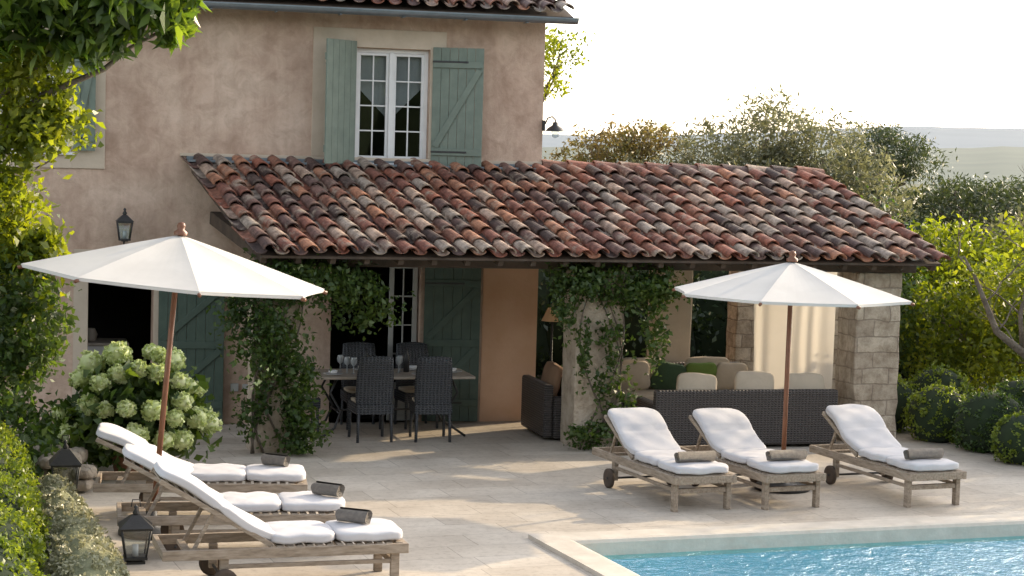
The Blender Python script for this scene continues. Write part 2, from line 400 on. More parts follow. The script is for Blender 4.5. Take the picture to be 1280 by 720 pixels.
for i in range(4):
    a,c=q[i],q[(i+1)%4]
    b.add([(a[0],a[1],-.161),(c[0],c[1],-.161),(c[0],c[1],zb),(a[0],a[1],zb)],[(0,1,2,3)])
b.add([(p[0],p[1],zb) for p in q],[(0,1,2,3)])
b.obj('basin',['basin'],pool)
sheet('water',[(p[0],p[1]) for p in q],-.12,'water',pool)

# ------------------------------------------------------------------ roof tiles
def tiles(b,T,d,a,ncol,ncourse,sp,ex,mi=0,length=None):
    n=a.cross(-d).normalized(); S=ex*ncourse
    for i in range(ncol):
        for j in range(ncourse):
            for kind in (0,1):
                s_lo=S-j*ex+random.uniform(-.03,.03)+(0 if kind==0 else -.02)
                s_hi=s_lo-ex-.085
                off=a*(sp*(i+(.5 if kind==0 else 0))+random.uniform(-.014,.014))
                lift=random.uniform(-.004,.013)
                r0,r1=(.088,.070) if kind==0 else (.082,.086)
                sg=1 if kind==0 else -1; tw=random.uniform(-.04,.04)
                vs=[];N=8;th=.016
                for (s_,r,nz) in((s_lo,r0,.050 if kind==0 else .052),(s_hi,r1,.012 if kind==0 else .03)):
                    for rr in(r,r-th):
                        for k in range(N+1):
                            ph=math.pi*k/N
                            vs.append(T+d*s_+off+a*(rr*math.cos(ph)+tw*(s_-s_lo))+n*(nz+lift+.03+sg*rr*(.85 if kind==0 else .6)*math.sin(ph)))
                m=N+1; fs=[]
                for k in range(N):
                    fs.append((k,k+1,2*m+k+1,2*m+k)); fs.append((m+k+1,m+k,3*m+k,3*m+k+1))
                    fs.append((k+1,k,m+k,m+k+1)); fs.append((2*m+k,2*m+k+1,3*m+k+1,3*m+k))
                fs.append((0,2*m,3*m,m)); fs.append((N,m+N,3*m+N,2*m+N))
                b.add(vs,fs,mi,False)

# ------------------------------------------------------------------ HOUSE
YW=24.8
house=empty('stucco_house')
def wall(b,x0,x1,z0,z1,holes,y0,th,mi=0):
    xs=sorted({x0,x1,*[h[0] for h in holes],*[h[1] for h in holes]}); zs=sorted({z0,z1,*[h[2] for h in holes],*[h[3] for h in holes]})
    def inh(x,z): return any(h[0]<x<h[1] and h[2]<z<h[3] for h in holes)
    for i in range(len(xs)-1):
        for j in range(len(zs)-1):
            X0,X1,Z0,Z1=xs[i],xs[i+1],zs[j],zs[j+1]
            if inh((X0+X1)/2,(Z0+Z1)/2): continue
            for y in (y0,y0+th): b.add([(X0,y,Z0),(X1,y,Z0),(X1,y,Z1),(X0,y,Z1)],[(0,1,2,3)],mi)
    for (a,c,z,w) in holes:
        y1=y0+th
        b.add([(a,y0,z),(a,y1,z),(a,y1,w),(a,y0,w)],[(0,1,2,3)],mi); b.add([(c,y0,z),(c,y1,z),(c,y1,w),(c,y0,w)],[(0,1,2,3)],mi)
        b.add([(a,y0,w),(c,y0,w),(c,y1,w),(a,y1,w)],[(0,1,2,3)],mi); b.add([(a,y0,z),(c,y0,z),(c,y1,z),(a,y1,z)],[(0,1,2,3)],mi)
    b.add([(x0,y0,z0),(x0,y0+th,z0),(x0,y0+th,z1),(x0,y0,z1)],[(0,1,2,3)],mi); b.add([(x1,y0,z0),(x1,y0+th,z0),(x1,y0+th,z1),(x1,y0,z1)],[(0,1,2,3)],mi)
b=MB()
win=(4.5,5.47,3.36,4.82); win2=(.1,.98,3.40,4.72); door1=(1.2,2.0,0,2.02); door2=(4.25,5.42,0,2.08)
wall(b,-8,7.0,-.02,5.3,[win,win2,door1,door2],YW,.35)
b.add([(6.999,YW+.35,-.02),(6.999,33,-.02),(6.999,33,5.3),(6.999,28.9,6.75),(6.999,YW+.35,5.3)],[(0,1,2,3,4)])
b.add([(-8,YW+.35,-.02),(-8,33,-.02),(-8,33,5.3),(-8,28.9,6.75),(-8,YW+.35,5.3)],[(0,1,2,3,4)])
b.add([(-8,33,-.02),(7,33,-.02),(7,33,5.3),(-8,33,5.3)],[(0,1,2,3)])
b.obj('walls',['stucco'],house)
b=MB()
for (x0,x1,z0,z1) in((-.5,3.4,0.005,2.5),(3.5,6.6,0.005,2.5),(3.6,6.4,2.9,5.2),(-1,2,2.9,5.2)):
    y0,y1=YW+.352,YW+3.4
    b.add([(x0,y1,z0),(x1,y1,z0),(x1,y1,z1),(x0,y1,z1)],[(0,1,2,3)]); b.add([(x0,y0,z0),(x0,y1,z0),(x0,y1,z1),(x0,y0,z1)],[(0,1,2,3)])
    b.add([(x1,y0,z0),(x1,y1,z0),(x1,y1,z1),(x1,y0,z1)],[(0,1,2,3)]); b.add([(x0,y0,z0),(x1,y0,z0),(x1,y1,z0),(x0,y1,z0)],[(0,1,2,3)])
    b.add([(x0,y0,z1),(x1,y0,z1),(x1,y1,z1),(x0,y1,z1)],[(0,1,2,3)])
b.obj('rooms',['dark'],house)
b=MB()
b.bx(1.0,1.75,YW+.9,YW+1.5,.02,.9,0); b.bx(.98,1.77,YW+.88,YW+1.52,.9,.94,1); b.lathe((1.3,YW+1.2,.94),[(.06,0),(.09,.08),(.05,.16)],12,1)
b.obj('kitchen_unit',['white','table'],house,.01)
def frame(b,x0,x1,z0,z1,w,y0,y1,mi=0,bottom=True):
    b.bx(x0,x0+w,y0,y1,z0,z1,mi); b.bx(x1-w,x1,y0,y1,z0,z1,mi); b.bx(x0+w,x1-w,y0,y1,z1-w,z1,mi)
    if bottom:b.bx(x0+w,x1-w,y0,y1,z0,z0+w,mi)
b=MB()
b.bx(3.95,4.498,YW-.018,YW-.002,3.43,5.06); b.bx(5.472,5.68,YW-.018,YW-.002,3.43,5.06); b.bx(4.498,5.472,YW-.018,YW-.002,4.825,5.06)
b.bx(.982,1.38,YW-.018,YW-.002,3.2,4.95); b.bx(-.25,.098,YW-.018,YW-.002,3.2,4.95); b.bx(.098,.982,YW-.018,YW-.002,4.725,4.95); b.bx(.098,.982,YW-.018,YW-.002,3.2,3.395)
b.bx(1.02,1.198,YW-.018,YW-.002,0,2.2); b.bx(2.002,2.08,YW-.018,YW-.002,0,2.2); b.bx(1.198,2.002,YW-.018,YW-.002,2.022,2.2)
b.obj('stone_surrounds',['trim'],house,.004)
def window(name,x0,x1,z0,z1,cols,rows,y=YW+.12):
    b=MB(); frame(b,x0+.002,x1-.002,z0+.002,z1-.002,.05,y-.03,y+.04)
    xm=(x0+x1)/2; b.bx(xm-.03,xm+.03,y-.045,y+.03,z0+.052,z1-.052)
    for (a,c) in((x0+.052,xm-.031),(xm+.031,x1-.052)):
        frame(b,a,c,z0+.054,z1-.054,.035,y-.02,y+.02)
        for i in range(1,cols):
            x=a+(c-a)*i/cols; b.bx(x-.009,x+.009,y-.012,y+.012,z0+.09,z1-.09)
        for j in range(1,rows):
            z=z0+.09+(z1-z0-.18)*j/rows; b.bx(a+.036,c-.036,y-.009,y+.009,z-.009,z+.009)
    b.bx(x0-.03,x1+.03,YW-.06,YW+.075,z0-.035,z0-.002)
    b.obj(name+'_frame',['white'],house,.003)
    g=MB(); g.add([(x0+.06,y+.002,z0+.06),(x1-.06,y+.002,z0+.06),(x1-.06,y+.002,z1-.06),(x0+.06,y+.002,z1-.06)],[(0,1,2,3)]); g.obj(name+'_glass',['glass'],house)
window('upper_window',*win,2,4); window('side_window',*win2,2,4)
b=MB()
for (xa,xb) in((4.56,4.98),(5.41,4.99)):
    vs=[];fs=[];N=12;K=10
    for j in range(K+1):
        t=j/K
        for i in range(N+1):
            u=i/N
            z=4.78-(.45+.42*u)*t
            vs.append((xa+(xb-xa)*u,YW+.20+.012*math.sin(u*30),z))
    for j in range(K):
        for i in range(N): fs.append((j*(N+1)+i,j*(N+1)+i+1,(j+1)*(N+1)+i+1,(j+1)*(N+1)+i))
    b.add(vs,fs,0,True)
b.obj('lace_curtains',[clothmat('lace',(.50,.51,.50),.3,.2,20)],house)
def shutter(name,hinge,w,z0,z1,ang,mt='green'):
    b=MB(); n=max(3,int(round(w/.12))); pw=w/n
    for i in range(n): b.bx(i*pw+.002,(i+1)*pw-.002,-.012,.012,0,z1-z0)
    h=z1-z0
    for z in ((.12*h,.5*h,.88*h) if h>1.8 else (.12*h,.86*h)): b.bx(.01,w-.01,-.034,-.0125,z-.045,z+.045)
    zz=[(.12*h+.045,.5*h-.045),(.5*h+.045,.88*h-.045)] if h>1.8 else [(.12*h+.045,.86*h-.045)]
    for (a,c) in zz: b.beam((.05,-.022,a+.02),(w-.05,-.022,c-.02),.02,.08)
    for z in (.12*h,.88*h): b.bx(0,w*.7,-.040,-.0345,z-.012,z+.012,1)
    return b.obj(name,[mt,'black'],house,.003,Matrix.Translation((hinge[0],hinge[1],z0))@Matrix.Rotation(ang,4,'Z'))
shutter('upper_shutter_right',(5.50,YW-.03),.66,3.34,4.86,math.radians(-17))
shutter('upper_shutter_left',(4.50,YW-.03),.60,3.34,4.90,math.radians(180+42))
shutter('side_shutter',(.99,YW-.06),.27,3.42,4.74,math.radians(-8))
shutter('door_shutter',(2.06,YW-.05),.82,0.02,2.02,math.radians(-4),'green_shaded')
shutter('dining_shutter',(5.46,YW-.05),.74,0.02,2.07,math.radians(-5),'green_shaded')
b=MB()
def leafdoor(b,x0,x1,z0,z1,y,rows=4):
    frame(b,x0,x1,z0,z1,.06,y-.02,y+.02); 
    for j in range(1,rows):
        z=z0+.5+(z1-z0-.55)*j/rows; b.bx(x0+.061,x1-.061,y-.01,y+.01,z-.010,z+.010)
    b.bx((x0+x1)/2-.009,(x0+x1)/2+.009,y-.012,y+.012,z0+.5,z1-.061); b.bx(x0+.061,x1-.061,y-.015,y+.015,z0+.061,z0+.5)
leafdoor(b,5.03,5.40,.01,2.06,YW+.12)
b.obj('french_door_leaf',['white_shaded'],house,.003)
b=MB()
vs=[];fs=[];N=10
for x in (-8.3,7.28):
    for k in range(N+1):
        a=math.pi+math.pi*k/N; vs.append((x,24.30+.075*math.cos(a),5.27+.07*math.sin(a)))
for k in range(N): fs.append((k,k+1,N+2+k,N+1+k))
b.add(vs,fs,0,True); b.bx(-8.3,7.28,24.214,24.226,5.262,5.28)
b.add([(7.28,24.30+.075*math.cos(math.pi+math.pi*k/N),5.27+.07*math.sin(math.pi+math.pi*k/N)) for k in range(N+1)],[tuple(range(N+1))])
for x in np.arange(-7.8,7.2,.8): b.bx(x-.012,x+.012,24.22,24.40,5.19,5.20)
b.obj('gutter',['metal'],house)
b=MB()
b.add([(-8.3,24.38,5.30),(7.25,24.38,5.30),(7.25,28.9,6.72),(-8.3,28.9,6.72)],[(0,1,2,3)])
b.add([(-8.3,24.38,5.24),(7.25,24.38,5.24),(7.25,28.9,6.66),(-8.3,28.9,6.66)],[(0,1,2,3)])
b.add([(-8.3,33.4,5.24),(7.25,33.4,5.24),(7.25,28.9,6.66),(-8.3,28.9,6.66)],[(0,1,2,3)])
b.add([(-8.3,33.4,5.30),(7.25,33.4,5.30),(7.25,28.9,6.72),(-8.3,28.9,6.72)],[(0,1,2,3)])
for x in (-8.3,7.25):
    b.add([(x,24.38,5.24),(x,24.38,5.30),(x,28.9,6.72),(x,33.4,5.3),(x,33.4,5.24),(x,28.9,6.66)],[(0,1,2,5),(5,2,3,4)])
b.add([(-8.3,24.38,5.24),(7.25,24.38,5.24),(7.25,24.38,5.3),(-8.3,24.38,5.3)],[(0,1,2,3)])
b.obj('roof_deck',['wood'],house)
b=MB(); d=V((0,-(28.9-24.30),-(6.74-5.33))).normalized()
L=V((0,28.9-24.30,1.41)).length; nc=13
tiles(b,V((-8.2,28.9,6.72)),d,V((1,0,0)),66,nc,.234,L/nc)
b.obj('upper_roof_tiles',['tile'],house)
b=MB(); b.bx(2.38,7.03,YW-.17,YW-.02,3.315,3.345); b.bx(2.38,7.03,YW-.045,YW-.021,3.345,3.385)
b.obj('flashing',['metal'],house,.004)
b=MB(); b.bx(2.30,7.0,YW-.03,YW-.001,3.386,3.425); b.obj('stone_string',['trim'],house,.004)
b=MB(); b.bx(2.98,3.08,YW-.03,YW-.002,.42,.52); b.bx(3.13,3.20,YW-.03,YW-.002,.43,.51); b.obj('outdoor_socket',['white_shaded'],house,.006)

# ------------------------------------------------------------------ PORTICO
port=empty('tiled_portico')
TL=V((2.42,24.78,3.30)); BL=V((2.95,21.98,2.30)); wid=8.44
d=(BL-TL); Lr=d.length; d.normalize(); ax=V((1,0,0))
b=MB(); tiles(b,TL,d,ax,37,9,wid/36.5,Lr/9)
nrm=ax.cross(-d)
x=7.0
while x<10.85:
    vs=[];N=8
    for (xx,r,zz) in((x,.115,.0),(x+.40,.095,-.02)):
        for rr in (r,r-.015):
            for k in range(N+1):
                ph=math.pi*k/N; vs.append((xx,24.83+rr*math.cos(ph),3.36+zz+random.uniform(-.002,.002)+rr*.9*math.sin(ph)))
    m=N+1;fs=[]
    for k in range(N):
        fs+=[(k,k+1,2*m+k+1,2*m+k),(m+k+1,m+k,3*m+k,3*m+k+1),(k+1,k,m+k,m+k+1),(2*m+k,2*m+k+1,3*m+k+1,3*m+k)]
    b.add(vs,fs); x+=.36
b.obj('roof_tiles',['tile'],port)
b=MB()
d2=V((0.0,2.5,-.85)).normalized(); 
tiles(b,V((10.85,24.86,3.30)),d2,V((-1,0,0)),16,7,.235,.375)
b.obj('back_roof_tiles',['tile'],port)
b=MB()
def slab(b,p,th,mi=0):
    lo=[V(q)-V((0,0,th)) for q in p]; n=len(p)
    b.add(list(p)+lo,[tuple(range(n)),tuple(range(n,2*n))[::-1]]+[(i,(i+1)%n,n+(i+1)%n,n+i) for i in range(n)],mi)
e1=ax*wid
slab(b,[TL+V((.02,0,0)),TL+e1,BL+e1+V((0,.06,.02)),BL+V((.02,.06,.02))],.03)
slab(b,[V((7.02,24.84,3.28)),V((10.85,24.84,3.28)),V((10.85,27.4,2.42)),V((7.02,27.4,2.42))],.03)
for i in range(22):
    t=i/21*(wid-.12)+.06
    a=TL+ax*t-nrm*.08; c=BL+ax*t-nrm*.08+V((0,.1,.04))
    b.beam(a,c,.07,.09)
b.bx(2.98,11.30,22.50,22.72,2.17,2.39); b.bx(7.02,10.84,24.76,24.92,2.95,3.17)
b.bx(7.02,11.0,26.9,27.1,2.2,2.4)
b.beam((3.05,22.72,2.32),(2.75,24.78,2.62),.14,.16); b.beam((11.18,22.72,2.28),(10.95,24.8,2.95),.14,.16)
b.beam((7.1,22.72,2.30),(7.1,24.78,2.62),.14,.16)
b.obj('roof_timbers',['wood'],port,.006)
def pillar(name,x0,x1,y0,y1,h,mat,j_=.008):
    b=MB(); n=12
    vs=[]
    for j in range(n+1):
        z=h*j/n
        for (x,y) in((x0,y0),(x1,y0),(x1,y1),(x0,y1)):
            vs.append((x+random.uniform(-j_,j_),y+random.uniform(-j_,j_),z))
    fs=[(j*4+k,j*4+(k+1)%4,(j+1)*4+(k+1)%4,(j+1)*4+k) for j in range(n) for k in range(4)]
    b.add(vs,fs+[(n*4,n*4+1,n*4+2,n*4+3)])
    return b.obj(name,[mat],port,.02)
pillar('pillar_left',2.96,3.50,22.48,23.0,2.17,'pillar')
pillar('pillar_middle',6.84,7.44,22.48,23.05,2.17,'pillar')
pillar('pillar_right',10.50,11.10,22.48,23.05,2.17,'block',.016)
pillar('pillar_inner',8.62,9.10,24.62,25.05,2.94,'trim')
pillar('pillar_inner_right',10.9,11.3,24.7,25.1,2.9,'block')
pillar('pillar_back_left',7.1,7.5,26.8,27.2,2.2,'block'); pillar('pillar_back_right',10.6,11.0,26.8,27.2,2.2,'block')
b=MB()
b.bx(6.25,6.995,YW-.008,YW-.002,.0,3.0)
b.obj('warm_lit_bay',['wall_lit'],port)  # panel coloured as if warm light fell on this stretch of wall

def drape(name,x0,x1,y,z0,z1,folds=9):
    b=MB(); N=70;K=14;vs=[];fs=[]
    for j in range(K+1):
        t=j/K; z=z1+(z0-z1)*t
        for i in range(N+1):
            u=i/N; w=.006+.005*t
            xx=x0+(x1-x0)*(u*(1-.10*t)+.05*t)+.02*math.sin(3*t+u*5)
            vs.append((xx,y+w*math.sin(u*folds*2*math.pi+.9*math.sin(3*t)+2*math.sin(u*9)),z+.03*t*math.sin(u*4)))
    for j in range(K):
        for i in range(N): fs.append((j*(N+1)+i,j*(N+1)+i+1,(j+1)*(N+1)+i+1,(j+1)*(N+1)+i))
    b.add(vs,fs,0,True)
    b.tube([(x0-.2,y,z1+.02),(x1+.15,y,z1+.02)],.012,8,1)
    return b.obj(name,['drape','black'])
drape('linen_curtain',9.68,10.90,23.95,.25,2.12,4)

# ------------------------------------------------------------------ lamps
def lantern(name,loc,h,w,bracket=False):
    e=empty(name,loc); b=MB(); r=w/2
    z0,z1=.12*h,.62*h; 
    for sx in(-1,1):
        for sy in(-1,1):
            b.tube([(sx*r*.7,sy*r*.7,z0),(sx*r,sy*r,z1)],.008,6)
    b.box((0,0,z0-.01),(r*1.6,r*1.6,.02)); b.box((0,0,z0-.05*h),(r*.9,r*.9,.06*h)); b.box((0,0,z1+.008),(r*2.2,r*2.2,.02))
    top=[(sx*r*1.2,sy*r*1.2,z1+.018) for sx,sy in((-1,-1),(1,-1),(1,1),(-1,1))]; t2=[(sx*r*.3,sy*r*.3,z1+.24*h) for sx,sy in((-1,-1),(1,-1),(1,1),(-1,1))]
    b.add(top+t2,[(0,1,5,4),(1,2,6,5),(2,3,7,6),(3,0,4,7),(4,5,6,7)])
    b.lathe((0,0,z1+.24*h),[(.02,0),(.03,.02),(.012,.05),(.02,.07),(0,.09)],10)
    b.box((0,0,.01),(r*1.3,r*1.3,.02)) if not bracket else b.tube([(0,r*2.2,.02),(0,r*1.2,-.03),(0,0,.04)],.009,6)
    if bracket: b.box((0,r*2.4,.05),(.09,.02,.16)); 
    if not bracket: b.tube([(-.04,0,z1+.24*h+.07),(-.03,0,z1+.24*h+.13),(.03,0,z1+.24*h+.13),(.04,0,z1+.24*h+.07)],.005,6)
    b.obj('frame',['black'],e)
    g=MB(); vs=[(sx*r*.68,sy*r*.68,z0) for sx,sy in((-1,-1),(1,-1),(1,1),(-1,1))]+[(sx*r*.97,sy*r*.97,z1) for sx,sy in((-1,-1),(1,-1),(1,1),(-1,1))]
    g.add(vs,[(0,1,5,4),(1,2,6,5),(2,3,7,6),(3,0,4,7)]); g.obj('panes',['glass'],e)
    c=MB(); c.lathe((0,0,z0),[(0,0),(.025,0),(.025,.1),(0,.1)],10); c.obj('candle',['china'],e)
    return e
lantern('wall_lantern',(1.62,YW-.2,2.30),.40,.18,True)
lantern('floor_lantern',(.74,19.4,0),.66,.26); lantern('floor_lantern',(1.23,16.75,0),.48,.24)
e=empty('swan_neck_lamp',(7.0,YW-.04,3.9)); b=MB()
b.box((.0,-.0,0),(.03,.06,.14)); b.tube([(.02,0,.02),(.05,-.02,.10),(.10,-.05,.12),(.14,-.07,.08),(.14,-.07,.03)],.010,8)
b.lathe((.14,-.07,-.07),[(.13,0),(.10,.04),(.04,.08),(.03,.12),(0,.12)],16); b.obj('bracket_and_shade',['black'],e)
b=MB(); b.lathe((.14,-.07,-.16),[(0,0),(.05,.02),(.06,.06),(.05,.1)],12); b.obj('globe',['glass'],e)

# ------------------------------------------------------------------ SUN LOUNGERS
def lounger(loc,rot,ang=31,tx=1.70,ty=0.,bl=.95,trot=0,Lh=.21,tr=1.):
    e=empty('sun_lounger',loc,rot); b=MB(); W=.33
    for s in(-1,1):
        b.bx(.0,2.0,s*W-.02,s*W+.02,.285,.365); b.bx(1.86,1.93,s*W-.026-.03*s,s*W+.026-.03*s,0,.284)
        b.bx(.46,.53,s*W-.024-.03*s,s*W+.024-.03*s,.08,.284)
        b.bx(.53,1.86,s*(W-.03)-.012,s*(W-.03)+.012,.20,.235)
    for x in (.02,1.98): b.bx(x-.02,x+.02,-W+.021,W-.021,.287,.363)
    b.bx(1.87,1.92,-W+.06,W-.06,.18,.23)
    for i in range(13):
        x=.92+i*.082; b.bx(x,x+.055,-W+.022,W-.022,.352,.370)
    b.tube([(.495,-W-.07,.105),(.495,W+.07,.105)],.012,8,1)
    R=Matrix.Rotation(math.radians(90),3,'X')
    a=math.radians(ang); ux=V((-math.cos(a),0,math.sin(a))); uz=V((math.sin(a),0,math.cos(a))); hp=V((.88,0,.375))
    Rb=Matrix((( -ux.x,0,uz.x),(0,1,0),(-ux.z,0,uz.z)))
    for s in(-1,1): b.beam(hp+V((0,s*.28,0)),hp+ux*bl+V((0,s*.28,0)),.03,.04)
    for i in range(int(bl/.095)): b.box(hp+ux*(.06+i*.095),(.055,.53,.015),0,Rb)
    for s in(-1,1): b.beam(hp+ux*.55+V((0,s*.24,-.02)),V((.24,s*.24,.31)),.025,.03)
    b.bx(.19,.25,-W+.022,W-.022,.30,.33)
    b.obj('frame',['teak','black'],e,.004)
    w=MB()
    for s in(-1,1):
        w.lathe((.495,s*(W+.04),.105),[(.0,-.015),(.03,-.02),(.075,-.015),(.105,-.018),(.105,.018),(.075,.015),(.03,.02),(0,.015)],22,0,R)
    w.obj('wheels',['wood'],e)
    c=MB()
    c.cushion((1.70,0,.418),(.57,.61,.105),0,puff=.16,wob=.006); c.cushion((1.14,0,.418),(.56,.61,.105),0,puff=.16,wob=.006)
    o=len(c.v); c.cushion((0,0,0),(bl+.06,.60,.10),0,None,n=18,puff=.14,wob=.006)
    for i in range(o,len(c.v)):
        x,y,z=c.v[i]; s=bl/2-x; k=z*(1-.40*math.exp(-((s-bl*.5)/.022)**2))+.058-.022*math.sin(math.pi*min(1,max(0,s/bl))*2)
        P=hp+ux*s+uz*k; c.v[i]=(P.x,y,P.z)
    c.obj('cushions',['cush'],e)
    t=MB(); vs=[];N=48;turns=3.2
    rad=[(.012+.055*(k/N))*tr for k in range(N+1)]
    for y in(-Lh,Lh):
        for o in(0,-.011*tr):
            for k in range(N+1):
                an=2*math.pi*turns*k/N; r=rad[k]+o
                vs.append((r*math.cos(an),y+.006*math.sin(3*an)*(1 if y>0 else -1),.058*tr+r*math.sin(an)*.9))
    m=N+1;fs=[]
    for k in range(N): fs+=[(k,k+1,2*m+k+1,2*m+k),(m+k,m+k+1,3*m+k+1,3*m+k),(k,k+1,m+k+1,m+k),(2*m+k,2*m+k+1,3*m+k+1,3*m+k)]
    t.add(vs,fs,0,True); o=t.obj('rolled_towel',['towel'],e); o.location=(tx,ty,.468)
    o.rotation_euler=(0,0,trot+random.uniform(-.08,.08))
    return e
ra=math.radians(-82.5)
def place_foot(fx,fy,rot,**k):
    dx,dy=math.cos(rot),math.sin(rot); return lounger((fx-dx*1.95,fy-dy*1.95,0.002),rot,**k)
place_foot(7.00,18.42,ra,bl=.80,ang=26,tx=1.74); place_foot(7.98,18.42,ra,bl=.80,ang=25,tx=1.74,ty=.02); place_foot(9.55,18.38,ra,bl=.82,ang=27,tx=1.74,ty=-.02)
place_foot(3.28,15.85,math.radians(2),ang=31,bl=1.05,tx=1.62,ty=.05,trot=.95,Lh=.14,tr=1.05); place_foot(3.05,17.15,math.radians(-3),ang=29,tx=1.84,ty=-.02,trot=.9,Lh=.14,tr=1.05); place_foot(2.94,18.65,math.radians(-7),ang=25,bl=.95,tx=1.70,ty=.1,trot=.95,Lh=.13,tr=1.0)

# ------------------------------------------------------------------ UMBRELLAS
def umbrella(loc,D,rim,apex,lean,az,rot0=.2,base=True):
    e=empty('garden_umbrella',loc); b=MB()
    T=Matrix.Rotation(lean,3,V((-math.sin(az),math.cos(az),0)))
    def X(p): return T@V(p)
    b.tube([X((0,0,.05)),X((0,0,apex+.02))],.026,12)
    b.lathe(X((0,0,apex)),[(.06,0),(.062,.03),(.03,.05),(.04,.08),(.03,.11),(0,.12)],14,0,T)
    b.lathe(X((0,0,rim-.12)),[(.028,0),(.05,.01),(.05,.07),(.028,.08)],12,0,T)
    n=8
    for k in range(n):
        a=rot0+2*math.pi*k/n; tip=(D/2*math.cos(a),D/2*math.sin(a),rim-.03)
        b.tube([X((0,0,apex-.04)),X(tip)],.012,6); mid=(D/4*math.cos(a),D/4*math.sin(a),(rim+apex)/2-.045)
        b.tube([X((.04*math.cos(a),.04*math.sin(a),rim-.08)),X(mid)],.010,6)
        b.tube([X((D/2*.97*math.cos(a),D/2*.97*math.sin(a),rim-.02)),X((D/2*1.02*math.cos(a),D/2*1.02*math.sin(a),rim-.035))],.017,6)
    b.obj('pole_and_ribs',['polewood'],e)
    c=MB(); K=12;S=8; vs=[];fs=[]
    for i in range(K+1):
        t=i/K
        for k in range(n*S):
            a0=rot0+2*math.pi*(k//S)/n; a1=a0+2*math.pi/n; u=(k%S)/S
            p=V((math.cos(a0),math.sin(a0),0)).lerp(V((math.cos(a1),math.sin(a1),0)),u)
            sag=4*u*(1-u); f=D/2*t*(1-.035*sag*t)
            z=apex+(rim-apex)*(t**1.05) -.045*sag*t*(1.15-t)
            vs.append(X((p.x*f,p.y*f,z)))
    m=n*S
    for i in range(K):
        for k in range(m): fs.append((i*m+k,i*m+(k+1)%m,(i+1)*m+(k+1)%m,(i+1)*m+k))
    o=len(vs)
    for k in range(m):
        p=vs[K*m+k]; vs.append(V(p)+T@V((0,0,-.03)))
    for k in range(m): fs.append((K*m+k,K*m+(k+1)%m,o+(k+1)%m,o+k))
    c.add(vs,fs,0,False)
    c.obj('canopy',['canvas'],e)
    if base:
        g=MB(); g.lathe((0,0,0),[(0,.0),(.30,.0),(.30,.04),(.27,.06),(.06,.07),(.04,.30),(.03,.30)],24); g.obj('base',['black'],e)
    return e
umbrella((8.33,19.55,.003),2.60,2.12,2.47,math.radians(.4),0,.15)
umbrella((1.46,17.95,.003),2.75,2.37,2.75,math.radians(4.6),math.radians(-10),.05)

# ------------------------------------------------------------------ DINING
def chair(loc,rot):
    e=empty('wicker_dining_chair',loc,rot); b=MB()
    for sx in(-1,1):
        for (y,y2) in((-.24,-.22),(.22,.2)): b.tube([(sx*.21,y,0),(sx*.20,y2,.42)],[.018,.022],8)
    b.box((0,0,.40),(.46,.48,.12))
    n=8;vs=[]
    for j in range(n+1):
        t=j/n; z=.40+.64*t; y=-.22-.10*t+.03*math.sin(t*3); w=.22+.02*math.sin(t*3.1)-(.02*t)
        for k in range(7):
            u=-1+k/3; vs.append((u*w,y+.03*(u*u),z+(.02*(1-u*u) if j==n else 0)))
    o=len(vs)
    vs+= [(x,y+.035,z) for x,y,z in vs]
    fs=[]
    for j in range(n):
        for k in range(6):
            fs.append((j*7+k,j*7+k+1,(j+1)*7+k+1,(j+1)*7+k)); fs.append((o+j*7+k,o+(j+1)*7+k,o+(j+1)*7+k+1,o+j*7+k+1))
        fs.append((j*7,(j+1)*7,o+(j+1)*7,o+j*7)); fs.append((j*7+6,o+j*7+6,o+(j+1)*7+6,(j+1)*7+6))
    for k in range(6): fs.append((n*7+k,n*7+k+1,o+n*7+k+1,o+n*7+k))
    b.add(vs,fs,0,True)
    b.obj('woven_body',['wicker'],e)
    c=MB(); c.cushion((0,.02,.48),(.42,.42,.06)); c.obj('seat_pad',['cream'],e)
chair((4.52,23.38,0),.05); chair((5.26,23.34,0),-.06)
chair((4.60,24.42,0),math.pi); chair((5.32,24.42,0),math.pi+.1); chair((3.72,23.95,0),-math.pi/2)
e=empty('dining_table',(4.85,23.88,0)); b=MB(); b.box((0,0,.745),(2.0,.86,.035)); b.obj('top',['table'],e,.008)
b=MB()
for sx in(-1,1):
    for sy in(-1,1):
        b.tube([(sx*.72,sy*.30,.72),(sx*.80,sy*.32,.55),(sx*.66,sy*.30,.32),(sx*.74,sy*.33,.12),(sx*.90,sy*.36,.01)],.016,8)
    b.tube([(sx*.72,-.3,.70),(sx*.72,.3,.70)],.014,8)
b.tube([(-.68,0,.3),(.68,0,.3)],.012,8)
for sx in(-1,1): b.tube([(sx*.68,-.3,.3),(sx*.68,.3,.3)],.012,8)
b.obj('iron_legs',['black'],e)
b=MB(); g=MB()
for (x,y) in((-.75,-.2),(-.25,-.26),(.35,-.26),(-.3,.26),(.35,.26),(.8,0)):
    b.lathe((x,y,.764),[(0,.002),(.08,.002),(.13,.015),(.125,.018),(.08,.006)],20)
    b.lathe((x,y,.772),[(0,.0),(.05,.01),(.06,.045),(.055,.045)],14)
for (x,y) in((-.55,-.05),(-.48,-.12),(-.1,-.08),(-.02,-.12),(.15,.1),(.52,-.1),(.6,-.05),(-.6,.15),(.1,-.05)):
    g.lathe((x,y,.764),[(.035,0),(.005,.006),(.005,.09),(.035,.12),(.042,.16),(.034,.20)],14)
b.obj('plates',['china'],e); g.obj('wine_glasses',[nmat('glassware',[(.28,.30,.31),(.42,.44,.44)],9,.08,0)],e)
b=MB(); b.lathe((-.3,.0,.763),[(0,0),(.037,0),(.037,.19),(.014,.24),(.014,.30),(0,.30)],14); b.lathe((.22,.05,.763),[(0,0),(.037,0),(.037,.19),(.014,.24),(.014,.30),(0,.30)],14)
b.obj('bottles',['black'],e)

